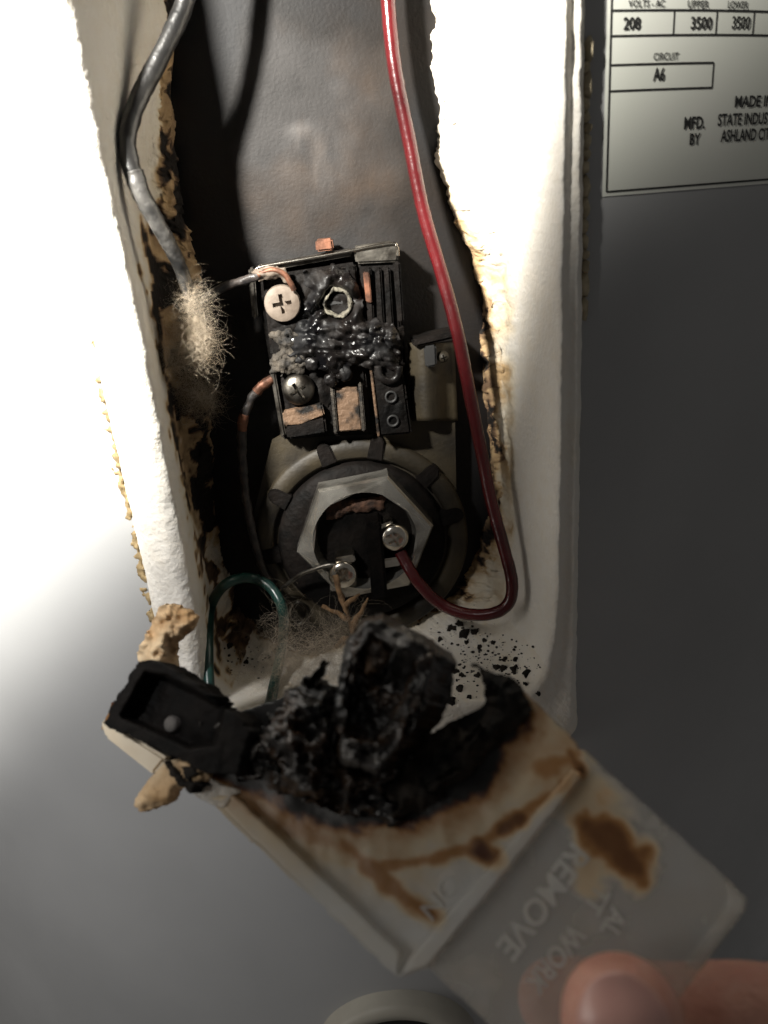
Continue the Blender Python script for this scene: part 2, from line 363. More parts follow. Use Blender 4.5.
# moulded foam surround: outer seam, rim, inner wall, ragged burnt edge (pixel landmarks on known radii)
LM = [((592, -250), (553, -250), (522, -250), (442, -250)), ((588, -120), (551, -120), (521, -120), (438, -120)), ((585, 0), (550, 0), (521, 0), (438, 0)),
      ((584, 120), (549, 120), (520, 120), (441, 110)), ((583, 220), (548, 220), (519, 210), (455, 205)), ((582, 300), (547, 300), (518, 285), (486, 280)),
      ((581, 400), (546, 400), (518, 385), (488, 385)), ((579, 500), (545, 500), (517, 480), (497, 470)), ((577, 610), (543, 600), (515, 560), (486, 545)),
      ((576, 680), (540, 650), (512, 605), (460, 600)), ((573, 735), (528, 690), (488, 640), (438, 614)), ((520, 747), (470, 701), (448, 657), (405, 628)),
      ((400, 752), (380, 706), (372, 670), (350, 648)), ((290, 752), (290, 708), (292, 677), (300, 657)), ((218, 748), (236, 703), (246, 672), (258, 638)),
      ((180, 722), (209, 682), (222, 648), (236, 612)), ((165, 665), (204, 640), (213, 610), (224, 586)), ((150, 600), (197, 588), (205, 562), (213, 545)),
      ((128, 500), (180, 503), (190, 495), (206, 482)), ((105, 400), (162, 408), (175, 408), (208, 400)), ((85, 300), (142, 303), (160, 310), (198, 312)),
      ((64, 200), (118, 200), (146, 200), (178, 220)), ((44, 100), (98, 105), (150, 100), (164, 100)), ((24, 0), (75, 0), (159, 0), (168, 0)),
      ((0, -120), (48, -120), (140, -120), (150, -120)), ((-25, -250), (20, -250), (120, -250), (130, -250))]
def lerp2(a, b, t): return (a[0] + (b[0] - a[0]) * t, a[1] + (b[1] - a[1]) * t)
LM = [(a, (b[0] + 13 * sm(10.6, 8.0, i), b[1]), c, d) for i, (a, b, c, d) in enumerate(LM)]
rails = [[] for _ in range(9)]
for a, b, c, d in LM:
    q = [(a, R - 0.004), (lerp2(a, b, 0.02), R + 0.004), (lerp2(a, b, 0.16), R + (0.0085 if a[0] < 400 else 0.0065)), (lerp2(a, b, 0.62), R + (0.0095 if a[0] < 400 else 0.0045)), (lerp2(a, b, 0.97), R + (0.006 if a[0] < 400 else 0.0085)),
         (c, (R - 0.024) if a[0] > 190 else RT + 0.016), (lerp2(c, d, 0.5), RT + (0.015 if a[0] > 190 else 0.011)), (d, RT + 0.0065)]
    pts = [hit(x, y, r) for (x, y), r in q]
    e = pts[-1].copy(); k = (RT - 0.003) / math.hypot(e.x, e.y); pts.append(Vector((e.x * k, e.y * k, e.z)))
    for rl, p in zip(rails, pts): rl.append(p)
NS = 60
dense = [catmull(rl, NS) for rl in rails]; ns = len(dense[0]); NA = 7
bm = bmesh.new(); rows = []; vals = []; side = []
for i in range(ns):
    prof = [dense[k][i] for k in range(9)]
    u = i / NS; left = u > 14.2; bottom = 9.3 < u <= 14.2; right = u <= 9.3
    jit = fr(prof[7], 90, 4) * 0.0026 + fr(prof[7] + Vector((3, 1, 2)), 300, 3) * 0.0018 + fr(prof[7], 900, 2) * 0.0006
    if left: jit *= 2.0
    if right: jit *= 1.0 + 1.3 * sm(4.2, 5.2, u)
    dr = (prof[7] - prof[5]).normalized()
    prof[7] = prof[7] + dr * jit; prof[8] = prof[8] + dr * jit * 0.8; prof[6] = prof[6] + dr * jit * 0.5
    line = [prof[q].lerp(prof[q + 1], z / NA) for q in range(8) for z in range(NA)] + [prof[8].copy()]; row = []
    for _ in range(4):
        line = [line[0]] + [(line[q - 1] + line[q] * 2 + line[q + 1]) * 0.25 for q in range(1, len(line) - 1)] + [line[-1]]
    for k, p in enumerate(line):
        v = k / NA                      # 0..8 across the section
        out = Vector((p.x, p.y, 0)).normalized()
        deep = sm(4.9, 6.0, v)
        amp = 0.00035 + 0.0012 * deep
        n = out * fr(p, 120, 4) * amp * 1.2 + out * fr(p, 700, 2) * (0.00014 + 0.0008 * deep)
        n += Vector((fr(p + Vector((9, 0, 0)), 150, 4), 0, fr(p + Vector((0, 7, 0)), 150, 4))) * amp * 0.9
        if v > 5.0 and v < 7.6:                       # grain of the foam beads where the skin is gone
            cell = noise.voronoi(p * 620)[0][0]; n -= out * (cell * 0.0024) * deep
        if v > 7.5: n *= 0.3
        q = p + n; row.append(bm.verts.new(q))
        px, py = proj(p); s = 0.02 + 0.05 * fr(p, 60, 4)
        if left:
            blotch = sm(-0.12, 0.10, fr(p, 80, 5)); low = sm(150, 260, py)
            s += 0.10 * sm(4.2, 5.0, v) + sm(4.25 + 0.9 * (1 - low), 4.9 + 0.9 * (1 - low), v + 0.5 * fr(p, 160, 3)) * low * (0.36 + 0.14 * fr(p, 200, 3) + 0.50 * blotch)
            s += (1 - low) * sm(5.6, 6.4, v) * (0.35 + 0.4 * blotch)
            if py > 470: s -= 0.30 * sm(500, 590, py) * sm(4.3, 5, v)
        elif right:
            s += sm(5.0, 5.5, v) * (0.27 + 0.22 * fr(p, 85, 5) + 0.10 * sm(5.5, 7, v)) * sm(60, 330, py) + (0.08 + 0.06 * sm(200, 320, py)) * sm(6.5, 7.2, v) + 0.45 * sm(0.12, 0.4, fr(p, 150, 4)) * sm(6.2, 7, v) * sm(250, 330, py)
            s -= 0.10 * sm(520, 600, py) * sm(5.2, 6, v)
        else:
            s += 0.06 + 0.16 * sm(6.4, 7.0, v) + 0.5 * sm(7.1, 7.4, v) + 0.35 * max(0, fr(p, 210, 3) - 0.42)
        vals.append(min(1, max(0, s)))
    rows.append(row)
for a, b in zip(rows, rows[1:]):
    for k in range(len(a) - 1): bm.faces.new((a[k], a[k + 1], b[k + 1], b[k]))
bm.verts.index_update(); foam = obj('foam_surround', bm, M['foam'], heater, True)
foam.data.attributes.new('stain', 'FLOAT', 'POINT').data.foreach_set('value', vals)
foam['label'] = 'white moulded foam liner, scorched brown along its inner edge'
dg = bpy.context.evaluated_depsgraph_get()
FB = BVHTree.FromObject(foam, dg)
def on_foam(px, py):
    h = FB.ray_cast(CAM, ray(px, py).normalized())
    return (h[0], h[1]) if h[0] is not None else (hit(px, py, R - 0.02), Vector((0, 0, 1)))

# yellow foam squeezed out along the left seam
_o = hit(120, 490, R); SF = Frame(_o, Vector((_o.x, _o.y, 0)))
_l = [(92, 340), (95, 375), (100, 405), (110, 440), (115, 470), (125, 515), (133, 550), (138, 575), (147, 608), (153, 640)]
crust('squeezed_foam_seam', SF, _l + [(x + 9, y) for x, y in _l[::-1]], -0.002, lambda x, y, d: 0.0015 + 0.0016 * sm(0, 4, d) + 0.0012 * n2(x, y, 0.1, 3), M['pufoam'], heater, 1.4, 6, 0.11, back=0.003)
# beads of foam along the right seam
y = 38
for k in range(19):
    hgt = random.choice((11, 15, 24, 13, 20, 28)); cx = 587.0 - y * 0.012 + random.uniform(-2.6, 1.2); rx = random.uniform(3.2, 5.6)
    if y > 305 and random.random() < 0.45: y += hgt * 1.7; continue
    c = hit(cx + 1.0, y + hgt / 2, R + 0.0012); mpp = (c - CAM).dot(FW) / F_PX; n = Vector((c.x, c.y, 0)).normalized(); tx = Vector((0, 0, 1)).cross(n)
    bm = bmesh.new(); bmesh.ops.create_icosphere(bm, subdivisions=2, radius=1.0)
    for v in bm.verts:
        q = v.co.copy(); s = 1 + 0.38 * noise.noise(q * 1.7 + Vector((k * 3.1, 0, 0)))
        v.co = c + (tx * q.x * rx * mpp + Vector((0, 0, 1)) * q.z * hgt * 0.52 * mpp + n * q.y * 0.0020) * s
    obj('foam_bead', bm, M['bead'], heater, True)
    y += hgt

# rating label, printed on a sticker bent round the jacket
def sz(px, py): p = hit(px, py, R); return R * th_of(p), p.z
def wrap(s, z, lift): return cyl_point(s / R, z, R + lift)
def patch(name, s0, s1, za, zb, lift, m, parent):
    bm = bmesh.new(); n = max(1, int((s1 - s0) / 0.004)); a = []
    for i in range(n + 1): s = s0 + (s1 - s0) * i / n; a.append((bm.verts.new(wrap(s, za, lift)), bm.verts.new(wrap(s, zb, lift))))
    for p, q in zip(a, a[1:]): bm.faces.new((p[0], q[0], q[1], p[1]))
    return obj(name, bm, m, parent, True)
sL = sz(608, 100)[0]; zb_ = sz(605, 192)[1]; zt_ = zb_ + 0.125; sR = sL + 0.115
label = patch('rating_label', sL - 0.0012, sR + 0.001, zb_ - 0.0012, zt_, 0.0003, M['sticker'], heater)
label['label'] = 'pale rating label with black printed boxes and lettering'
def rule(s0, z0_, s1, z1_, wd=0.0005):
    if abs(s1 - s0) > abs(z1_ - z0_): patch('printed_line', s0, s1, z0_ - wd / 2, z0_ + wd / 2, 0.0005, M['ink'], label)
    else: patch('printed_line', s0 - wd / 2, s0 + wd / 2, z0_, z1_, 0.0005, M['ink'], label)
z11, z36, z65, z91 = sz(612, 11)[1], sz(611, 36.5)[1], sz(611, 65.5)[1], sz(610, 91.5)[1]
rule(sL, zb_, sL, zt_ - 0.002); rule(sL, zb_, sR, zb_); rule(sL, z11, sR, z11); rule(sL, z36, sR, z36)
for x in (672.5, 715, 752): s = sz(x, 24)[0]; rule(s, z36, s, z11, 0.0004)
s712 = sz(711.5, 76)[0]; rule(sL, z65, s712, z65); rule(sL, z91, s712, z91); rule(s712, z91, s712, z65, 0.0004)

def text_mesh(body, bold=0.0):
    cu = D.curves.new('lettering', 'FONT'); cu.body = body; cu.offset = bold; cu.resolution_u = 3
    o = D.objects.new('lettering', cu); col.objects.link(o); g = bpy.context.evaluated_depsgraph_get()
    me = D.meshes.new_from_object(o.evaluated_get(g)); D.objects.remove(o); D.curves.remove(cu)
    xs = [v.co.x for v in me.vertices]; ys = [v.co.y for v in me.vertices]
    return me, min(xs), max(xs), min(ys), max(ys)
def print_text(body, x0, x1, yb, cap, bold=0.012):
    """x0, x1: pixel extent of the word, yb: baseline at x0, cap: capital height in pixels"""
    me, a, b, c, d = text_mesh(body, bold); s0, zb = sz(x0, yb); s1 = sz(x1, yb)[0]; zt = sz(x0, yb - cap)[1]
    for v in me.vertices: v.co = wrap(s0 + (v.co.x - a) / (b - a) * (s1 - s0), zb + (v.co.y - 0) / 0.69 * (zt - zb), 0.0006)
    link('lettering', me, M['ink'], label)
print_text('VOLTS - AC', 627, 663, 7.5, 7, 0.015); print_text('UPPER', 686, 707, 8, 7, 0.015); print_text('LOWER', 726, 746, 8.5, 7, 0.015)
print_text('208', 622, 639, 30, 12, 0.022); print_text('3500', 689, 710, 29.5, 12, 0.022); print_text('3500', 730, 748, 29, 12, 0.022)
print_text('CIRCUIT', 652, 677, 60.5, 7, 0.012); print_text('A6', 651.5, 663, 81, 12.5, 0.022)
print_text('MADE IN U.S.A.', 733, 795, 107.5, 11, 0.022)
print_text('MFD.', 682.5, 703, 129.5, 12, 0.022); print_text('BY', 688, 698.5, 145, 11, 0.022)
print_text('STATE INDUSTRIES', 716, 783, 126, 11.5, 0.022); print_text('ASHLAND CITY', 719, 772, 142, 11.5, 0.022)

# round collar low on the jacket
c = hit(398, 1047, R); n = Vector((c.x, c.y, 0)); k = 0.00042
col_t = thing('pipe_collar', 'pale grey round collar with a dark centre on the jacket below the melted cover', 'collar', c)
bm = bmesh.new(); lathe(bm, c, n, [(80 * k, -0.002), (80 * k, 0.006), (77 * k, 0.0085), (66 * k, 0.0085), (63 * k, 0.006), (62 * k, -0.002)], 72); obj('ring', bm, M['collar'], col_t, True)
bm = bmesh.new(); lathe(bm, c, n, [(62 * k, 0.001), (58 * k, 0.004), (30 * k, 0.0045), (28 * k, 0.012), (0, 0.0125)], 48); obj('fitting', bm, M['hole'], col_t, True)

# ---------------------------------------------------------------- screws (cross recess cut for real)
def screw(name, frame, cx, cy, rpx, n0, h, m, parent, dome=0.6, ang=0.3, washer=False):
    c = frame.at(cx, cy, n0 + h); c0 = c - frame.n * h; r = rpx * frame.scale(cx, cy, n0 + h)
    bm = bmesh.new(); prof = [(r * 0.55, -0.004), (r * 0.55, 0), (r * 0.97, 0), (r, h * 0.15)]
    for k in range(1, 8):
        a = k / 8 * math.pi / 2; prof.append((r * math.cos(a) ** 0.8, h * (0.15 + (1 - dome) * 0.6 * min(1, k / 2) + (0.85 - (1 - dome) * 0.6) * math.sin(a))))
    prof.append((0, h)); lathe(bm, c0, frame.n, prof, 36)
    bmesh.ops.holes_fill(bm, edges=[e for e in bm.edges if e.is_boundary])
    head = obj(name, bm, m, parent, True)
    bm = bmesh.new()
    for q in (0, 1):
        a = ang + q * math.pi / 2; u = frame.x * math.cos(a) + frame.y * math.sin(a); v = frame.n.cross(u); L, T = r * 0.52, r * 0.11
        vs = [bm.verts.new(c0 + u * sx * L + v * sy * T * (1 if q else 1.02) + frame.n * (h * (0.35 + 0.002 * q) if sz_ < 0 else h * (1.5 + 0.1 * q))) for sx in (-1, 1) for sy in (-1, 1) for sz_ in (-1, 1)]
        for f in ((0, 1, 3, 2), (4, 6, 7, 5), (0, 4, 5, 1), (2, 3, 7, 6), (0, 2, 6, 4), (1, 5, 7, 3)): bm.faces.new([vs[i] for i in f])
    cut = obj('cutter', bm, m)
    md = head.modifiers.new('b', 'BOOLEAN'); md.operation = 'DIFFERENCE'; md.object = cut; md.solver = 'EXACT'; md.use_self = True
    me = D.meshes.new_from_object(head.evaluated_get(bpy.context.evaluated_depsgraph_get())); head.modifiers.clear(); head.data = me; D.objects.remove(cut)
    me.set_sharp_from_angle(angle=math.radians(35))
    return head

# ---------------------------------------------------------------- bracket round the element
br = thing('mounting_bracket', 'olive zinc bracket plate with slotted ring behind the hex fitting', 'bracket', TF.at(360, 600, 0))
ECX, ECY = 362, 541
outer = [(272, 440), (300, 425), (330, 418), (455, 418), (456, 470), (457, 540)] + circ(358, 540, 99, 16, 10, 170) + [(252, 520)]
bm = bmesh.new(); inner = circ(ECX, ECY, 78, 48)
fo = [bm.verts.new(TF.at(x, y, 0.0055)) for x, y in outer]; fi = [bm.verts.new(TF.at(x, y, 0.0055)) for x, y in inner]
eo = [bm.edges.new((fo[i], fo[(i + 1) % len(fo)])) for i in range(len(fo))]; ei = [bm.edges.new((fi[i], fi[(i + 1) % len(fi)])) for i in range(len(fi))]
bmesh.ops.triangle_fill(bm, edges=eo + ei, use_beauty=True, use_dissolve=False)
rt = bmesh.ops.extrude_face_region(bm, geom=bm.faces[:]); bmesh.ops.translate(bm, vec=-TF.n * 0.0012, verts=[e for e in rt['geom'] if isinstance(e, bmesh.types.BMVert)])
obj('plate', bm, M['olive'], br)
bm = bmesh.new(); c = TF.at(ECX, ECY, 0.006); k = TF.scale(ECX, ECY, 0.006)
lathe(bm, c, TF.n, [(106 * k, -0.0008), (106 * k, 0.0010), (103 * k, 0.0022), (90 * k, 0.0026), (87 * k, 0.0012), (86 * k, -0.0008)], 72); obj('ring', bm, M['olive'], br, True)
for a, L in ((247, 27), (279, 27), (316, 24), (207, 22), (345, 20), (170, 20)):
    ca, sa = math.cos(math.radians(a)), math.sin(math.radians(a)); bm = bmesh.new(); q = []
    for rr, tt in ((82, -8), (100, -7), (105, -3), (105, 3), (100, 7), (82, 8)): q.append((ECX + ca * rr - sa * tt, ECY + sa * rr + ca * tt))
    prism(bm, TF, q, 0.005, 0.0094, 0.0004); obj('slot_tab', bm, M['bakelite'], br)
# spring arm beside the thermostat
bm = bmesh.new(); prof = []
for k in range(13):
    t = k / 12; prof.append((412 + 46 * t, 0.010 + 0.006 * math.sin(math.pi * min(1, t * 1.25)) - 0.004 * t))
a = [[bm.verts.new(TF.at(x - 4 + (y - 342) * 0.05, y, n)) for x, n in prof] for y in (343, 350, 365, 385, 405, 417, 421)]
for p, q in zip(a, a[1:]):
    for k in range(12): bm.faces.new((p[k], p[k + 1], q[k + 1], q[k]))
rt = bmesh.ops.extrude_face_region(bm, geom=bm.faces[:]); bmesh.ops.translate(bm, vec=-TF.n * 0.0011, verts=[e for e in rt['geom'] if isinstance(e, bmesh.types.BMVert)])
obj('spring_arm', bm, M['olive'], br, True)
bm = bmesh.new(); prism(bm, TF, [(412, 341), (455, 331), (457, 338), (414, 348)], 0.004, 0.0165, 0.0008); obj('arm_lip', bm, M['bakelite'], br)
bm = bmesh.new(); prism(bm, TF, [(424, 347), (436, 345), (437, 366), (426, 368)], 0.010, 0.0168, 0.0006); obj('arm_slot', bm, M['hole'], br)
screw('rivet', TF, 444, 358, 6, 0.0125, 0.003, M['olive'], br, 0.9)

# ---------------------------------------------------------------- heating element
he = thing('heating_element', 'steel hex head heating element with two terminal screws', 'heating element', TF.at(ECX, ECY, 0))
bm = bmesh.new(); c = TF.at(ECX, ECY, 0.007); k = TF.scale(ECX, ECY, 0.01)
lathe(bm, c, TF.n, [(84 * k, -0.004), (84 * k, 0.001), (80 * k, 0.003), (68 * k, 0.0035), (40 * k, 0.0035), (0, 0.0035)], 64); obj('gasket_collar', bm, M['bakelite'], he, True)
HX, HY = 365, 540; c = TF.at(HX, HY, 0.019); k = TF.scale(HX, HY, 0.019)
dirv = (TF.at(318, 491, 0.019) - c); ph = math.atan2(dirv.dot(TF.y), dirv.dot(TF.x))
bm = bmesh.new()
rp = 70 * k
lathe(bm, c, TF.n, [(rp, -0.011), (rp, -0.0012), (rp * 0.965, 0.0)], 6, TF.x, ph)                 # flats
top = [v for v in bm.verts if abs((v.co - c).dot(TF.n)) < 1e-6]
ring = [bm.verts.new(c + (TF.x * math.cos(ph + 2 * math.pi * q / 48) + TF.y * math.sin(ph + 2 * math.pi * q / 48)) * 52 * k + TF.n * 0.0016) for q in range(48)]
ring2 = [bm.verts.new(v.co + (c - v.co).normalized() * 4 * k - TF.n * 0.006) for v in ring]
for q in range(48):
    s0 = top[q // 8]; bm.faces.new((s0, ring[q], ring[(q + 1) % 48]) if (q % 8) else (s0, ring[q], ring[(q + 1) % 48]))
    bm.faces.new((ring[q], ring2[q], ring2[(q + 1) % 48], ring[(q + 1) % 48]))
for q in range(6): bm.faces.new((top[q], top[(q + 1) % 6], ring[((q + 1) * 8) % 48]))
obj('hex_head', bm, mat('tarnished_chrome', (0.50, 0.48, 0.43), 0.22, 0.75, (0.10, 0.085, 0.065), 80, 0.15, 350, lo=0.45, hi=0.70), he)
bm = bmesh.new(); lathe(bm, c, TF.n, [(51 * k, -0.010), (51 * k, -0.004), (47 * k, -0.0045), (0, -0.0045)], 40); obj('terminal_base', bm, M['bakelite'], he, True)
bm = bmesh.new(); prism(bm, TF, [(366, 524), (381, 521), (388, 598), (372, 602)], 0.010, 0.0235, 0.0008); obj('divider', bm, M['bakelite'], he)
crust('rust_flake', TF, [(324, 503), (350, 499), (384, 497), (386, 510), (352, 512), (336, 520), (326, 519)], 0.0145, lambda x, y, d: 0.0008 + 0.0012 * sm(0, 5, d) + 0.0006 * n2(x, y, 0.15), mat('rust_scale', (0.13, 0.065, 0.04), 0.9, 0, (0.03, 0.018, 0.013), 260, 0.8, 500), he, 1.6, 3, 0.12, back=0.001)
for poly, nn in (([(376, 527), (392, 521), (396, 531), (380, 536)], 0.021), ([(381, 560), (401, 557), (401, 566), (381, 569)], 0.021), ([(335, 558), (354, 555), (356, 562), (336, 566)], 0.021), ([(330, 572), (356, 580), (357, 590), (330, 592)], 0.019)):
    bm = bmesh.new(); prism(bm, TF, poly, 0.013, nn, 0.0005); obj('clamp_plate', bm, M['brightsteel'], he)
screw('terminal_screw', TF, 395, 540, 14.5, 0.0210, 0.0032, M['brightsteel'], he, 0.75, 0.5)
screw('terminal_screw', TF, 343, 577, 15.0, 0.0200, 0.0032, M['brightsteel'], he, 0.75, 0.9)
bm = bmesh.new()
for q in range(40):
    a = 2 * math.pi * q / 40
ringpts = [TF.at(298 + 9 * math.cos(a * 2 * math.pi / 24), 613 + 11 * math.sin(a * 2 * math.pi / 24), 0.010) for a in range(25)]
sweep(bm, ringpts, 0.0006, 6, False); obj('loop_clip', bm, M['steel'], he, True)

# ---------------------------------------------------------------- thermostat
ts = thing('thermostat', 'burnt black thermostat with melted centre and mismatched terminal screws', 'thermostat', TF.at(345, 437, 0))
def tp(name, poly, n0, n1, m, bev=0.0006, parent=None):
    bm = bmesh.new(); prism(bm, TF, poly, n0, n1, bev); return obj(name, bm, m, parent or ts)
tp('back_plate', [(254, 268), (396, 246), (412, 434), (282, 440)], 0.0015, 0.006, M['bakelite'])
tp('upper_housing', [(262, 276), (356, 262), (362, 352), (271, 362)], 0.006, 0.0135, M['bakelite'], 0.0010)
tp('side_housing', [(358, 262), (397, 256), (403, 360), (364, 356)], 0.006, 0.012, M['bakelite'], 0.0008)
tp('lower_housing', [(271, 363), (364, 353), (371, 434), (282, 440)], 0.006, 0.0105, M['bakelite'], 0.0008)
blk = tp('reset_block', [(371, 372), (403, 368), (412, 434), (379, 437)], 0.006, 0.0165, M['bakelite'], 0.0009)
tp('block_edge', [(370, 372), (372.5, 372), (380, 436), (377.5, 437)], 0.008, 0.0172, M['brassplate'], 0.0002)
for (x, y) in ((391, 397), (393, 421)):
    bm = bmesh.new(); c = TF.at(x, y, 0.0170); lathe(bm, c, TF.n, [(0.0021, -0.002), (0.0021, 0.0003), (0.0015, 0.0003), (0.0013, -0.0012), (0, -0.0012)], 20); obj('rivet_hole', bm, M['hole'], ts, True)
bm = bmesh.new(); sweep(bm, catmull([TF.at(x, y, 0.0175) for x, y in ((378, 366), (380, 376), (388, 381), (397, 377), (399, 366))], 6), 0.0013, 8); obj('notch_lip', bm, M['melted'], ts, True)
# heat-warped skin over the housings
def warp(name, poly, n0, sd_, parent=ts): crust(name, TF, poly, n0, lambda x, y, d: 0.0006 + 0.0008 * sm(0, 6, d) + 0.0013 * n2(x, y, 0.05, sd_, 4), M['bakelite'], parent, 1.8, 3, 0.1, back=0.001, seed=sd_)
warp('warped_skin', [(265, 280), (354, 266), (359, 350), (273, 360)], 0.0130, 1.0)
warp('warped_skin', [(274, 366), (330, 360), (333, 400), (326, 412), (284, 424)], 0.0100, 2.0)
warp('warped_skin', [(372, 374), (402, 370), (411, 432), (381, 435)], 0.0150, 3.0)
warp('warped_skin', [(366, 330), (402, 326), (404, 366), (368, 368)], 0.0122, 4.0)
# steel cap along the top
tp('top_plate', [(256, 266), (351, 249), (352, 256), (262, 272)], 0.004, 0.0135, M['steel'], 0.0005)
tp('top_plate', [(353, 247), (393, 241), (399, 248), (398, 262), (356, 264)], 0.004, 0.0140, M['steel'], 0.0007)
bm = bmesh.new(); sweep(bm, catmull([TF.at(x, y, 0.0142) for x, y in ((259, 279), (256, 272), (261, 267), (300, 260), (345, 252), (390, 244), (397, 247), (398, 256))], 8), 0.00055, 6); obj('cap_edge', bm, M['brightsteel'], ts, True)
tp('top_tab', [(315, 240), (332, 238), (334, 250), (316, 252)], 0.004, 0.0150, M['copper'], 0.0006)
tp('side_hook', [(248, 268), (254, 267), (258, 318), (252, 319)], 0.004, 0.009, M['steel'], 0.0006)
tp('side_frame', [(393, 262), (400, 261), (404, 322), (398, 323)], 0.006, 0.0150, M['bakelite'], 0.0006)
for x in (362, 372, 381): tp('side_fin', [(x + 3, 268), (x + 9, 267), (x + 13, 330), (x + 6, 331)], 0.010, 0.0145, M['bakelite'], 0.0006)
tp('copper_strip', [(363, 273), (369, 272), (372, 303), (366, 302)], 0.012, 0.0156, M['copper'], 0.0003)
# terminals
screw('terminal_screw', TF, 282, 304, 18.5, 0.0150, 0.0026, M['cream'], ts, 0.25, 0.10)
screw('terminal_screw', TF, 298, 391, 16.5, 0.0120, 0.0042, M['steel'], ts, 0.85, 0.5)
bm = bmesh.new(); c = TF.at(338, 303, 0.0145); k = TF.scale(338, 303, 0.0145)
lathe(bm, c, TF.n, [(15 * k, -0.004), (15 * k, 0.0012), (13.5 * k, 0.0020), (11.5 * k, 0.0014), (10.5 * k, -0.0012), (5 * k, -0.0016), (0, -0.0012)], 40)
for v in bm.verts: v.co += TF.n * fr(v.co, 500, 3) * 0.0011 + TF.x * fr(v.co, 400, 3) * 0.0008 + TF.y * fr(v.co + Vector((5, 5, 5)), 400, 3) * 0.0008
obj('corroded_terminal', bm, mat('pale_corrosion', (0.17, 0.155, 0.12), 0.85, 0.1, (0.018, 0.016, 0.013), 420, 0.9, 700), ts, True)
bm = bmesh.new(); prism(bm, TF, [(327, 301), (349, 299), (349, 304), (327, 306)], 0.010, 0.0142, 0.0003); obj('terminal_slot', bm, M['hole'], ts)
tp('contact_plate', [(334, 389), (358, 387), (362, 430), (337, 432)], 0.008, 0.0138, M['brassplate'], 0.0004)
tp('contact_frame', [(330, 386), (334, 386), (338, 433), (334, 434)], 0.008, 0.0150, M['crusty'], 0.0004)
tp('contact_frame', [(358, 384), (362, 384), (366, 431), (362, 432)], 0.008, 0.0150, M['crusty'], 0.0004)
tp('copper_lug', [(282, 412), (322, 404), (325, 416), (300, 424), (284, 427)], 0.009, 0.0145, M['brassplate'], 0.0006)
tp('lug_block', [(284, 428), (325, 418), (327, 434), (288, 440)], 0.006, 0.0150, M['bakelite'], 0.0008)
tp('side_rail', [(270, 372), (275, 371), (286, 436), (281, 438)], 0.006, 0.0140, M['steel'], 0.0006)
# melted plastic across the middle
def melt_h(x, y, d):
    rough = sm(312, 330, y + 8 * n2(x, y, 0.05, 6))                 # bubbled below, smooth draped skin above
    return 0.0010 + 0.0028 * sm(0, 12, d) + 0.0030 * abs(n2(x + 14 * n2(x, y, 0.03, 3, 2), y + 14 * n2(x, y, 0.03, 8, 2), 0.04, 1.5, 2)) + rough * (0.0022 * abs(n2(x + 8 * n2(x, y, 0.06, 3, 2), y * 1.6, 0.075, 4, 2)) + 0.0004 * n2(x, y, 0.3, 7, 2)) + 0.0012 * (1 - rough) * math.sin((x + 0.8 * y) * 0.22 + 3 * n2(x, y, 0.03, 2))
crust('melted_plastic', TF, [(302, 272), (345, 265), (360, 285), (366, 318), (392, 322), (402, 345), (398, 372), (372, 370), (355, 366), (332, 378), (318, 366), (285, 360), (292, 335), (303, 318), (306, 295)], 0.0125, lambda x, y, d: melt_h(x, y, d) * (1 - 0.85 * sm(20, 11, math.hypot(x - 338, y - 303))), M['melted'], ts, 1.6, 5, 0.07, back=0.004)
crust('ash_crust', TF, [(268, 328), (290, 324), (306, 334), (310, 348), (318, 362), (300, 374), (274, 376), (269, 360), (278, 350)], 0.0132, lambda x, y, d: 0.0004 + 0.0016 * sm(0, 8, d) + 0.0022 * abs(n2(x, y, 0.08, 3, 3)) + 0.0006 * n2(x, y, 0.3, 2), M['crusty'], ts, 1.5, 7, 0.09, back=0.001)
for (x, y, r, sx) in ((312, 363, 7, 1), (331, 380, 7, 1), (344, 373, 8, 1), (315, 345, 6, 1), (344, 344, 6, 1), (358, 345, 6, 1), (330, 332, 6, 1.2), (322, 352, 4, 1), (336, 356, 5, 1), (366, 352, 5, 1), (352, 358, 5, 1), (308, 336, 5, 1)):
    c = TF.at(x, y, 0.0155); k = TF.scale(x, y, 0.0155); bm = bmesh.new(); bmesh.ops.create_icosphere(bm, subdivisions=3, radius=1)
    for v in bm.verts:
        q = v.co.copy(); s = 1 + 0.30 * noise.noise(q * 1.8 + Vector((x, y, 0)))
        v.co = c + (TF.x * q.x * r * sx + TF.y * q.y * r / sx + TF.n * q.z * r * 0.5) * k * s * (1 + 0.25 * noise.noise(q * 4 + Vector((y, x, 0))))
    obj('melted_blob', bm, M['crusty'] if x < 300 else M['melted'], ts, True)

# ---------------------------------------------------------------- wires
def wire(name, pts, r, m, label_, cat='wire', seg=14, sub=12, wob=0.0, parent=None):
    bm = bmesh.new(); sweep(bm, catmull([TF.at(x, y, n) for x, y, n in pts], sub), r, seg, True, wob); o = obj(name, bm, m, parent, True)
    if label_: tag(o, label_, cat)
    return o
def tfn(x, y, lift):
    p, n = on_foam(x, y); p = p + (CAM - p).normalized() * lift
    return (p - TF.o).dot(TF.n)
wire('red_wire', [(382, -190, .009), (385, -90, .009), (388, 0, .010), (395, 70, .011), (409, 140, .012), (423, 210, .014), (442, 275, .017), (458, 335, .0205), (470, 395, .0205), (481, 450, .0195), (491, 500, .0235), (504, 548, .0295), (512, 582, .0335), (508, 604, .0345), (490, 614, .0335), (462, 613, .0305), (438, 602, .027), (418, 582, .0255), (406, 563, .022), (400, 552, .020)],
     0.00215, M['redwire'], 'long red insulated wire curving down to the right terminal screw', wob=0.05)
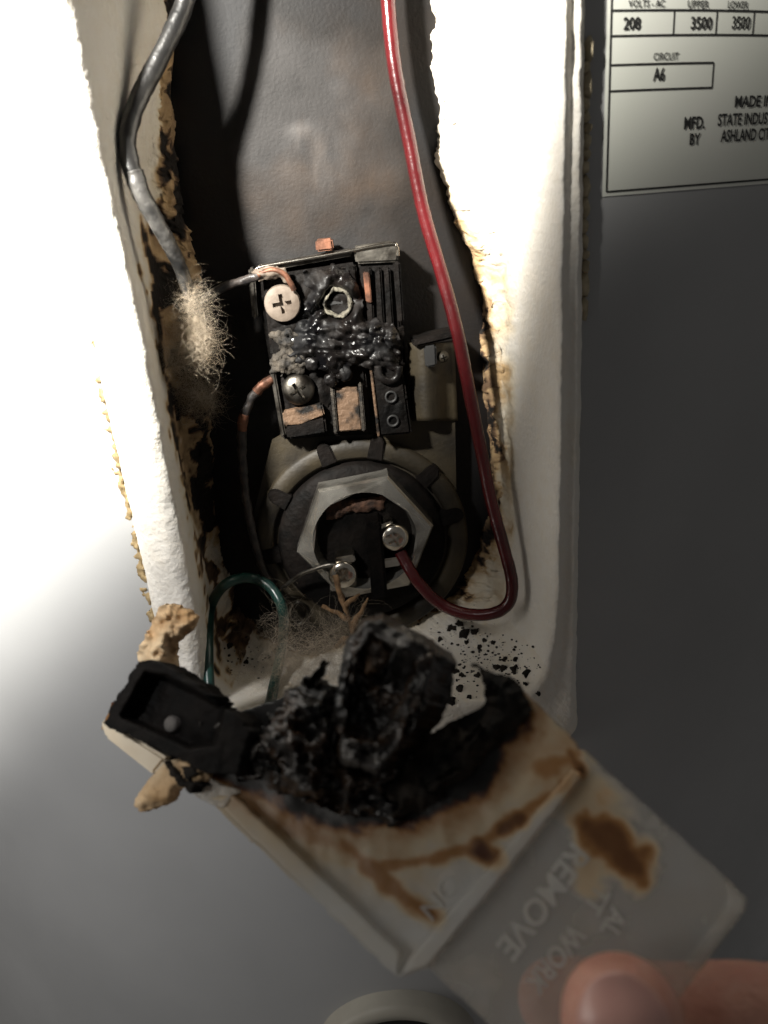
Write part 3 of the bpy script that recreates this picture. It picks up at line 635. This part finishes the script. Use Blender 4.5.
gw = wire('sooted_wire', [(215, -150, .020), (200, -70, .022), (187, -5, .024), (166, 45, .027), (142, 92, .031), (128, 130, .038), (129, 160, .041), (142, 195, .042), (160, 228, .040), (178, 262, .036), (190, 298, .031), (196, 325, .026)],
          lambda t: 0.0025 if t < 0.62 else 0.0025 - 0.0008 * (t - .62) / .38, M['greywire'], 'thick grey soot-covered wire bending along the left foam wall', wob=0.10)
wire('highlight_sleeve', [(134, 172, .0422), (142, 195, .0426), (160, 228, .0406), (178, 262, .0366), (190, 296, .0316)], lambda t: 0.00262 - 0.0008 * t, mat('pale_highlight', (0.10, 0.096, 0.09), 0.4, 0, (0.012, 0.012, 0.012), 160, 0.4, 500), None, parent=gw, wob=0.12)  # paler sleeve colour stands in for the bright highlight on the wire
bl = wire('burnt_lead', [(196, 318, .026), (205, 300, .022), (224, 287, .019), (246, 280, .017), (262, 274, .018)], 0.0013, M['blackwire'], 'short burnt black wire running to the cream screw', wob=0.2)
wire('bare_copper', [(258, 275, .0185), (272, 270, .0188), (284, 274, .0188), (291, 284, .0186), (294, 290, .0182)], 0.0009, M['copper'], None, parent=bl)
crust('burnt_sleeve', TF, [(251, 272), (268, 266), (284, 268), (294, 284), (291, 288), (280, 278), (258, 281)], 0.0172, lambda x, y, d: 0.0008 + 0.0015 * sm(0, 5, d), M['cream'], bl, 1.5, 2, 0.15, back=0.001)
wire('green_wire', [(214, 712, tfn(214, 712, .003)), (209, 685, tfn(209, 685, .003)), (208, 640, tfn(208, 640, .003)), (211, 606, tfn(211, 606, .003)), (226, 584, .024), (250, 578, .016), (271, 588, .018), (283, 612, .022), (282, 645, tfn(280, 660, .006)), (273, 690, tfn(273, 690, .004)), (268, 712, tfn(268, 710, .003))],
     0.0019, M['greenwire'], 'green insulated ground wire bent into an arch above the burnt plastic')
ll = wire('charred_lead', [(274, 378, .012), (264, 384, .013), (252, 398, .013), (243, 422, .012), (242, 450, .011), (245, 490, .010), (253, 535, .009), (266, 575, .009), (284, 600, .009)], 0.0015, M['blackwire'], 'charred black lead hanging from the thermostat\'s left side with copper showing', wob=0.3)
wire('bare_copper', [(272, 379, .0125), (264, 384, .0135), (256, 392, .0136)], 0.00165, M['copper'], None, parent=ll, wob=0.2)
wire('bare_copper', [(245, 414, .0128), (243, 421, .0126), (242, 430, .0122)], 0.00165, M['copper'], None, parent=ll, wob=0.2)
wire('silver_lead', [(278, 592, .014), (298, 576, .018), (312, 570, .020), (328, 565, .021), (338, 566, .021)], 0.0008, M['steel'], 'thin bare lead bent to the left terminal screw')

# ---------------------------------------------------------------- fibre tufts
def tuft(name, label_, cloud, count, L, curl, depth=None, drv=None, r=0.00006):
    sp = []
    for _ in range(count):
        x, y, sx, sy, n = random.choice(cloud); a = random.gauss(0, 1); b = random.gauss(0, 1)
        s = TF.at(x + a * sx, y + b * sy, n + random.gauss(0, 0.0025))
        d = (TF.x * random.gauss(drv[0], 0.7) + TF.y * random.gauss(drv[1], 0.7) + TF.n * random.gauss(0, 0.4)) if drv else Vector((random.gauss(0, 1), random.gauss(0, .6), random.gauss(0, 1)))
        sp.append((s, d, L * random.uniform(0.5, 1.4), curl))
    return tag(strands(name, sp, M['fibre'], None, r), label_, 'fibre')
ft = tuft('fibre_tuft', 'tan fibre tuft clinging to the end of the sooted grey wire', [(191, 300, 4, 8, .033), (196, 325, 6, 12, .031), (186, 350, 9, 7, .029), (175, 358, 7, 5, .027), (200, 345, 6, 11, .030), (192, 338, 8, 10, .031)], 3200, 0.0075, 0.6, r=0.00002)
crust('matted_core', TF, [(186, 296), (196, 300), (202, 318), (209, 338), (206, 362), (190, 366), (166, 368), (170, 356), (186, 340), (190, 320)], 0.0245, lambda x, y, d: 0.002 + 0.0035 * sm(0, 9, d) + 0.003 * n2(x, y, 0.09, 2, 5), mat('matted_fibre', (0.50, 0.43, 0.33), 0.95, 0, (0.20, 0.155, 0.11), 150, 1.0, 900), ft, 1.4, 7, 0.12, back=0.002)
tuft('fibre_tuft', 'dark wispy fibre patch hanging below the wire\'s tan tuft', [(195, 385, 9, 14, .013), (180, 392, 8, 12, .011), (205, 400, 5, 8, .013)], 1300, 0.008, 0.5, r=0.000028)
tuft('fibre_tuft', 'loose pale fibres lying between the green wire and burnt plastic', [(250, 690, 18, 8, .032), (280, 680, 16, 10, .036), (300, 660, 14, 12, .040), (318, 650, 12, 10, .042), (282, 640, 6, 20, .030)], 1500, 0.011, 0.4, r=0.000022)
tuft('fibre_tuft', 'thin pale fibres stuck across the top of the charred block', [(300, 668, 16, 12, .062), (330, 650, 12, 10, .066), (345, 640, 10, 12, .068)], 900, 0.011, 0.5, r=0.000022)
# twig-like scrap
bm = bmesh.new()
for pts in (((335, 575, .028), (341, 598, .032), (350, 622, .036), (357, 650, .040), (356, 668, .042)), ((350, 620, .036), (336, 612, .034), (322, 606, .032)), ((352, 628, .037), (362, 610, .036), (368, 598, .035)), ((345, 605, .034), (354, 598, .034), (360, 594, .034)), ((354, 640, .039), (343, 640, .038), (336, 648, .038))):
    sweep(bm, catmull([TF.at(*q) for q in pts], 6), lambda t: 0.0010 * (1 - 0.65 * t) + 0.00015, 7, True, 0.9)
tag(obj('burnt_scrap', bm, M['scrap'], None, True), 'brown twig-like burnt scrap below the left terminal screw', 'scrap')

# ---------------------------------------------------------------- loose char flakes on the foam ledge
FL = [(451, 628, 5.5, 3.2), (464, 634, 8, 4.5), (459, 624, 5, 3), (475, 632, 4, 2.5), (485, 641, 3, 2), (493, 643, 3.4, 2.2), (480, 648, 3, 2), (467, 643, 3, 2), (440, 640, 3, 2),
      (456, 672, 4.5, 2.2), (459, 689, 5, 3.8), (450, 701, 7, 4), (430, 688, 4, 3), (447, 678, 3, 2), (433, 697, 3, 2), (462, 676, 3, 1.8), (470, 698, 3, 2), (478, 676, 4, 3), (497, 668, 4.5, 3.5), (504, 669, 3.6, 3), (514, 670, 5, 4), (527, 673, 5, 3.4), (516, 660, 2.8, 2), (526, 684, 2.8, 2), (538, 693, 2.6, 1.8), (432, 676, 3.4, 2.2), (505, 660, 2.6, 2), (426, 701, 3.4, 2), (229, 646, 4, 3), (246, 662, 3, 2)]
for i, (x, y, a, b) in enumerate(FL):
    p, n = on_foam(x, y); k = (p - CAM).dot(FW) / F_PX
    if n.dot(CAM - p) < 0: n = -n
    u = RV - n * RV.dot(n); u.normalize(); v = n.cross(u); bm = bmesh.new(); top = []; bot = []
    for q in range(10):
        t = 2 * math.pi * q / 10; s = random.uniform(0.4, 1.25)
        o = u * math.cos(t) * a * k * s + v * math.sin(t) * b * k * s * 1.5
        top.append(bm.verts.new(p + o * 0.8 + n * (0.0007 + 0.0006 * random.random()))); bot.append(bm.verts.new(p + o - n * 0.0002))
    c = bm.verts.new(p + n * 0.0012)
    for q in range(10): bm.faces.new((top[q], top[(q + 1) % 10], c)); bm.faces.new((top[q], bot[q], bot[(q + 1) % 10], top[(q + 1) % 10]))
    bm.faces.new(bot)
    tag(obj('char_flake', bm, M['char']), 'small black char flake lying on the white foam liner', 'char flake', 'char flakes scattered on the foam')

bm = bmesh.new()
for _ in range(420):
    x, y = random.choice(((455, 632), (445, 690), (510, 668), (500, 655), (250, 655), (470, 660)))
    x += random.gauss(0, 17); y += random.gauss(0, 11); p, n = on_foam(x, y)
    if n.dot(CAM - p) < 0: n = -n
    if not (205 < x < 545 and 605 < y < 705) or n.z < 0.3: continue
    r = 0.00014 + 0.0005 * random.random() ** 2.5; bmesh.ops.create_icosphere(bm, subdivisions=1, radius=r, matrix=Matrix.Translation(p + n * r * 0.3) @ Matrix.Diagonal((random.uniform(.6, 1.6), random.uniform(.6, 1.6), 0.6, 1)))
cr = tag(obj('char_crumbs', bm, M['char']), 'fine black soot crumbs dusted over the foam ledge', 'crumbs'); cr['kind'] = 'stuff'

# ---------------------------------------------------------------- the melted cover, held towards the camera
pa, pb, pc_ = P(130, 720, 0.205), P(745, 900, 0.140), P(400, 970, 0.160)
nn = (pb - pa).cross(pc_ - pa).normalized()
if nn.dot(CAM - pa) < 0: nn = -nn
CF = Frame(pa, nn)
cv = thing('melted_cover', 'melted translucent plastic terminal cover with black charred end held up by fingers', 'cover', CF.at(400, 800, 0))
MASS = [(230, 715), (300, 700), (345, 625), (375, 612), (437, 650), (425, 702), (480, 705), (470, 665), (520, 690), (525, 715), (470, 760), (440, 800), (380, 830), (300, 800), (235, 775)]
def cov_stain(x, y):
    s = 0.02 + 0.04 * n2(x, y, 0.02, 1)
    d = -sdist((x, y), [(120, 690), (240, 700), (330, 620), (430, 640), (480, 670), (520, 680), (515, 735), (460, 785), (400, 822), (330, 815), (250, 785), (150, 745)])
    d += 16 * n2(x, y, 0.022, 6) + 7 * n2(x, y, 0.08, 2)
    s += 0.95 * sm(20, -10, d) + 0.27 * sm(100, 0, d) + 0.10 * sm(48, 10, d) * (1 + n2(x, y, 0.03, 3))
    def stroke(pts, wd, a, f=0.05): 
        return a * sm(wd * 1.5, wd * 0.1, line_d((x, y), pts) + wd * 0.6 * n2(x, y, f * 0.7, wd))
    s = max(s, stroke([(345, 845), (385, 880), (412, 902), (430, 914)], 13, 0.46), stroke([(240, 800), (290, 825), (350, 850)], 15, 0.40), stroke([(385, 865), (430, 860), (480, 845), (510, 820), (560, 790), (580, 768)], 9, 0.44),
            stroke([(480, 850), (488, 858)], 16, 0.66), stroke([(500, 832), (520, 818)], 11, 0.62), stroke([(540, 770), (572, 758)], 18, 0.42), stroke([(570, 752), (582, 772)], 9, 0.55), stroke([(598, 822), (615, 845), (630, 862)], 28, 0.60), stroke([(600, 850), (590, 880)], 20, 0.25),
            stroke([(470, 780), (430, 815)], 30, 0.36), stroke([(520, 735), (480, 790), (450, 815)], 34, 0.37), stroke([(500, 765), (560, 748)], 36, 0.33), stroke([(560, 790), (600, 800)], 30, 0.22))
    return max(0, min(1, s))
thin = lambda x, y, d: 0.0013 + 0.0004 * n2(x, y, 0.02, 8)
crust('milky_panel', CF, [(102, 728), (112, 700), (240, 712), (300, 690), (415, 742), (485, 704), (492, 672), (528, 695), (575, 742), (588, 766), (428, 968), (395, 976), (200, 793)], 0, thin, M['cover'], cv, 3.0, 2.0, 0.05, cov_stain)
crust('clear_panel', CF, [(428, 968), (586, 768), (577, 744), (735, 886), (746, 898), (744, 911), (705, 965), (640, 1050), (600, 1085), (540, 1065), (500, 1035)], 0.0003, lambda x, y, d: 0.0010, M['clear'], cv, 3.0, 0.0, 0.05, cov_stain)
def lip(name, poly, h, m, n0=0.0012):
    o = crust(name, CF, poly, n0, lambda x, y, d: h * sm(0, 3, d + 1), m, cv, 2.2, 1.2, 0.05, lambda x, y: cov_stain(x, y) * 0.8, back=0.0002); return o
lip('edge_lip', [(205, 795), (398, 978), (402, 952), (235, 793)], 0.0022, M['cover'])
lip('fold_ridge', [(397, 978), (428, 968), (530, 845), (585, 775), (572, 768), (510, 842), (418, 945)], 0.0026, M['cover'])
lip('edge_lip', [(726, 880), (746, 898), (744, 911), (700, 970), (684, 968), (728, 904)], 0.0020, M['clear'])
def emboss(body, a, b, hpx, m):
    """mirrored moulded lettering from pixel a to pixel b (we look at the cover's back)"""
    me, x0, x1, y0, y1 = text_mesh(body, 0.01); A = CF.at(*a, 0.0016); B = CF.at(*b, 0.0016); u = B - A; v = CF.n.cross(u).normalized() * hpx * CF.scale(*a)
    v = v * (1 if v.dot(DV) < 0 else -1) * 1.0
    for q in me.vertices: q.co = A + u * ((q.co.x - x0) / (x1 - x0)) - v * ((q.co.y) / 0.69)
    bm = bmesh.new(); bm.from_mesh(me); rt_ = bmesh.ops.extrude_face_region(bm, geom=bm.faces[:]); bmesh.ops.translate(bm, vec=-CF.n * 0.0006, verts=[e for e in rt_['geom'] if isinstance(e, bmesh.types.BMVert)])
    obj('moulded_lettering', bm, m, cv); D.meshes.remove(me)
M['emboss'] = translucent('moulded_letter_plastic', COVER, 0.45)
emboss('REMOVE', (572, 842), (496, 945), 22, M['emboss']); emboss('WORK', (572, 922), (524, 982), 18, M['emboss']); emboss('ON', (448, 872), (420, 908), 17, M['emboss'])
emboss('TT', (596, 884), (584, 906), 16, M['emboss']); emboss('AL', (612, 906), (600, 930), 16, M['emboss'])

# black tray fragment at the cover's far end
tr = [(102, 724), (136, 664), (150, 659), (178, 672), (200, 690), (232, 712), (250, 730), (236, 775), (205, 772)]
def tray_h(x, y, d):
    din = sdist((x, y), [(122, 716), (146, 674), (165, 676), (226, 708), (214, 745), (190, 748)])
    return 0.0095 - 0.0065 * sm(-3, 4, din) + 0.0006 * n2(x, y, 0.05, 2)
crust('tray_fragment', CF, tr, 0.0012, tray_h, M['bakelite'], cv, 2.2, 3.0, 0.09, back=0.0)
bm = bmesh.new(); c = CF.at(172, 724, 0.005); k = CF.scale(172, 724); lathe(bm, c, CF.n, [(8 * k, -0.003), (8 * k, 0.0004), (6.5 * k, 0.001), (0, 0.001)], 24); obj('rivet', bm, mat('dusty_rivet', (0.16, 0.15, 0.14), 0.7, 0, (0.10, 0.09, 0.085), 200), cv, True)
bm = bmesh.new(); prism(bm, CF, [(99, 722), (103, 718), (166, 758), (152, 775), (104, 737)], -0.002, 0.0045, 0.0008); obj('cream_edge', bm, mat('cream_plastic', (0.72, 0.64, 0.50), 0.5, 0, (0.62, 0.52, 0.38), 90), cv)
# charred lumps
def mass_h(x, y, d):
    return 0.001 + 0.006 * sm(0, 34, d) + 0.007 * abs(n2(x, y, 0.03, 2, 2)) + 0.0030 * n2(x, y, 0.08, 5, 2) + 0.0005 * n2(x, y, 0.3, 7, 2)
crust('charred_mass', CF, [(205, 722), (240, 722), (262, 722), (300, 696), (330, 690), (400, 730), (408, 770), (392, 822), (350, 815), (300, 800), (250, 778), (212, 772)], 0.001, mass_h, M['ashchar'], cv, 2.0, 11, 0.06, back=0.0)
def slab_h(x, y, d):
    rim = sdist((x, y), [(372, 632), (420, 655), (408, 700), (378, 745), (342, 738), (350, 660)])
    return 0.0125 + 0.004 * sm(0, 6, d) - 0.0045 * sm(1, 7, rim) + 0.0028 * n2(x, y, 0.05, 2, 3) + 0.0006 * n2(x, y, 0.2, 9, 2)
crust('charred_block', CF, [(345, 640), (366, 617), (382, 614), (435, 646), (439, 656), (424, 704), (402, 748), (380, 776), (340, 764), (330, 715)], 0.001, slab_h, M['ashchar'], cv, 2.0, 3, 0.06, back=0.0, seed=3.0)
crust('charred_ridge', CF, [(262, 735), (288, 690), (306, 676), (330, 690), (336, 740), (318, 800), (280, 790)], 0.002, lambda x, y, d: 0.008 + 0.005 * sm(0, 12, d) + 0.005 * n2(x, y, 0.06, 3, 4), M['ashchar'], cv, 2.2, 7, 0.07, back=0.0, seed=5.0)
crust('charred_sheet', CF, [(396, 745), (430, 728), (470, 724), (494, 706), (476, 664), (500, 672), (524, 690), (528, 716), (500, 740), (470, 775), (430, 806), (392, 826), (380, 790)], 0.0014, lambda x, y, d: 0.001 + 0.003 * sm(0, 15, d) + 0.002 * n2(x, y, 0.05, 6, 4), M['char'], cv, 2.2, 9, 0.05, back=0.0, seed=8.0)
crust('brown_patch', CF, [(360, 635), (378, 628), (392, 645), (386, 668), (366, 672)], 0.0125, lambda x, y, d: 0.002 + 0.002 * sm(0, 8, d) + 0.002 * n2(x, y, 0.1), mat('scorched_brown_plastic', (0.10, 0.055, 0.025), 0.6, 0, (0.02, 0.012, 0.008), 120, 0.5, 400), cv, 2.2, 5, 0.08, back=0.002)
# torn, curled sheets of plastic standing out of the char
for k, (x, y, L, wd_, a, lift, mm) in enumerate(((300, 705, 50, 16, 300, .008, 'char'), (270, 735, 42, 14, 40, .009, 'ashchar'), (322, 770, 55, 14, 285, .010, 'melted'), (292, 775, 40, 12, 320, .009, 'melted'), (350, 790, 48, 12, 340, .010, 'ashchar'), (398, 745, 52, 12, 300, .014, 'melted'), (420, 790, 44, 13, 330, .006, 'char'), (455, 755, 40, 14, 310, .006, 'char'), (250, 760, 34, 11, 20, .008, 'melted'), (345, 700, 46, 10, 280, .015, 'ashchar'), (375, 690, 50, 10, 300, .016, 'melted'), (335, 735, 40, 12, 30, .013, 'char'))):
    ca, sa = math.cos(math.radians(a)), math.sin(math.radians(a)); bm = bmesh.new(); rows_ = []
    for i in range(13):
        t = i / 12; row = []
        for j in range(6):
            u = j / 5 - 0.5; ww = wd_ * (1 - 0.6 * t) * (0.75 + 0.5 * n2(t * 9, k * 5, 0.9)); xx = x + ca * L * t - sa * ww * u + 4 * n2(t * 8, u * 6, 0.7, k); yy = y + sa * L * t + ca * ww * u + 4 * n2(t * 8, u * 6, 0.7, k + 40)
            row.append(bm.verts.new(CF.at(xx, yy, lift * (0.45 + 0.9 * math.sin(t * 2.2)) + 0.003 * u * u * 4 + 0.0016 * n2(xx, yy, 0.12, k))))
        rows_.append(row)
    for p_, q_ in zip(rows_, rows_[1:]):
        for j in range(5): bm.faces.new((p_[j], p_[j + 1], q_[j + 1], q_[j]))
    rt = bmesh.ops.extrude_face_region(bm, geom=bm.faces[:]); bmesh.ops.translate(bm, vec=-CF.n * 0.0009, verts=[e for e in rt['geom'] if isinstance(e, bmesh.types.BMVert)])
    obj('torn_sheet', bm, M[mm], cv, True)
# peeled tan tag hanging below the tray
crust('peeled_flap', CF, [(165, 762), (182, 756), (204, 764), (208, 780), (196, 790), (178, 790), (172, 800), (140, 814), (132, 806), (150, 776)], 0.0030, lambda x, y, d: 0.0014 + 0.002 * sm(0, 8, d) + 0.001 * n2(x, y, 0.06, 3), M['chunk'], cv, 2.0, 3, 0.07, back=0.001)
crust('peeled_flap', CF, [(180, 788), (210, 778), (238, 792), (222, 806), (200, 800)], 0.002, lambda x, y, d: 0.0014 + 0.001 * n2(x, y, 0.06, 3), M['cover'], cv, 2.2, 3, 0.07, lambda x, y: 0.06, back=0.0004)
crust('burn_mark', CF, [(163, 762), (170, 766), (182, 778), (198, 784), (190, 793), (180, 786), (168, 774)], 0.0070, lambda x, y, d: 0.0008 + 0.0005 * n2(x, y, 0.2), M['char'], cv, 1.5, 5, 0.16, back=0.004)
crust('burn_mark', CF, [(182, 768), (190, 764), (196, 774), (186, 780)], 0.0072, lambda x, y, d: 0.0006, M['char'], cv, 1.4, 4, 0.2, back=0.004)

# tan foam chunk caught between cover and liner
def chunk_h(x, y, d): return 0.003 + 0.005 * sm(0, 16, d) + 0.004 * n2(x, y, 0.06, 4) - 0.0022 * noise.voronoi(Vector((x * 0.14, y * 0.14, 0)))[0][0]
XF = Frame(P(168, 645, 0.214), -FW)
tag(crust('foam_chunk', XF, [(148, 628), (160, 608), (178, 606), (196, 622), (192, 634), (176, 644), (178, 675), (165, 688), (140, 672), (136, 652)], -0.004, chunk_h, M['chunk'], None, 1.8, 5, 0.06, back=0.003), 'loose tan foam chunk above the black tray end of the cover', 'foam chunk')

# ---------------------------------------------------------------- hand: thumb in front of the clear panel, fingers behind
def dep(px, py): return (CF.at(px, py, 0) - CAM).dot(FW)
def hp(px, py, off): return P(px, py, dep(min(px, 760), min(py, 1060)) - off)
hand = thing('hand', 'hand pinching the clear end of the melted cover between thumb and finger', 'hand', hp(760, 1260, 0))
bm = bmesh.new()
def limb(pts, rads, seg=20):
    P3 = catmull(pts, 8); n = len(pts) - 1
    def rr(t): f = t * n; i = min(int(f), n - 1); k = f - i; return rads[i] + (rads[i + 1] - rads[i]) * k
    sweep(bm, P3, rr, seg, True)
    bmesh.ops.create_icosphere(bm, subdivisions=3, radius=rads[0], matrix=Matrix.Translation(pts[0]))
thumb = [hp(622, 1020, .0120), hp(628, 1058, .0120), hp(640, 1110, .013), hp(668, 1180, .012), hp(715, 1270, .008), hp(790, 1370, .000)]
limb(thumb, [0.0102, 0.0108, 0.0100, 0.0102, 0.0125, 0.018])
index = [hp(556, 1000, -.0105), hp(600, 1004, -.0112), hp(690, 1012, -.0120), hp(760, 1016, -.013), hp(850, 1040, -.018), hp(960, 1150, -.022), hp(970, 1300, -.018)]
limb(index, [0.0078, 0.0084, 0.0086, 0.0092, 0.0100, 0.0110, 0.0130])
for k in range(3):
    o = 95 * (k + 1); limb([hp(640 + 40 * k, 1010 + o, -.020), hp(720 + 20 * k, 1020 + o, -.022), hp(850, 1050 + o, -.026), hp(960, 1150 + o * .9, -.026), hp(970, 1300 + o * .6, -.018)], [0.0078, 0.0086, 0.0092, 0.0100, 0.0125])
limb([hp(960, 1300, -.018), hp(930, 1420, -.012), hp(900, 1560, -.006), hp(900, 1760, 0)], [0.022, 0.027, 0.026, 0.025])
limb([hp(800, 1370, 0), hp(860, 1480, -.004), hp(900, 1600, -.004)], [0.019, 0.024, 0.025])
ob = obj('palm_and_fingers', bm, M['skin'], hand, True)
rm = ob.modifiers.new('r', 'REMESH'); rm.mode = 'VOXEL'; rm.voxel_size = 0.0010
s_ = ob.modifiers.new('s', 'SMOOTH'); s_.iterations = 6; s_.factor = 0.5
me = D.meshes.new_from_object(ob.evaluated_get(bpy.context.evaluated_depsgraph_get())); ob.modifiers.clear(); ob.data = me
me.materials.clear(); me.materials.append(M['skin'])
for p in me.polygons: p.use_smooth = True
# thumbnail: a curved plate let into the thumb's back
tb = thumb[0]; ax = (thumb[0] - thumb[2]).normalized(); nv = (CAM - tb); nv = (nv - ax * nv.dot(ax)).normalized(); sd = ax.cross(nv)
bm = bmesh.new(); g = []
for i in range(25):
    v = -1 + 2 * i / 24; row = []
    for j in range(25):
        u = -1 + 2 * j / 24
        # squircle outline, wider at the free edge
        hw = 0.0079 * (1 - 0.10 * (v < 0) * v * v); uu = u * math.sqrt(max(0, 1 - 0.5 * v * v * (1.0 if v > 0 else 0.8))); vv = v * math.sqrt(max(0, 1 - 0.5 * u * u))
        a = uu * hw / 0.0100; L = vv * 0.0085 + 0.0008
        rad = 0.0107 - 0.0016 * sm(0.2, 1.0, vv) - 0.0007 * sm(-0.3, -1, vv)
        row.append(bm.verts.new(tb + ax * L + sd * math.sin(a) * rad * 0.96 + nv * math.cos(a) * rad))
    g.append(row)
for a, b in zip(g, g[1:]):
    for k in range(24): bm.faces.new((a[k], a[k + 1], b[k + 1], b[k]))
rt = bmesh.ops.extrude_face_region(bm, geom=bm.faces[:]); bmesh.ops.translate(bm, vec=-nv * 0.0008, verts=[e for e in rt['geom'] if isinstance(e, bmesh.types.BMVert)])
obj('thumbnail', bm, M['nail'], hand, True)
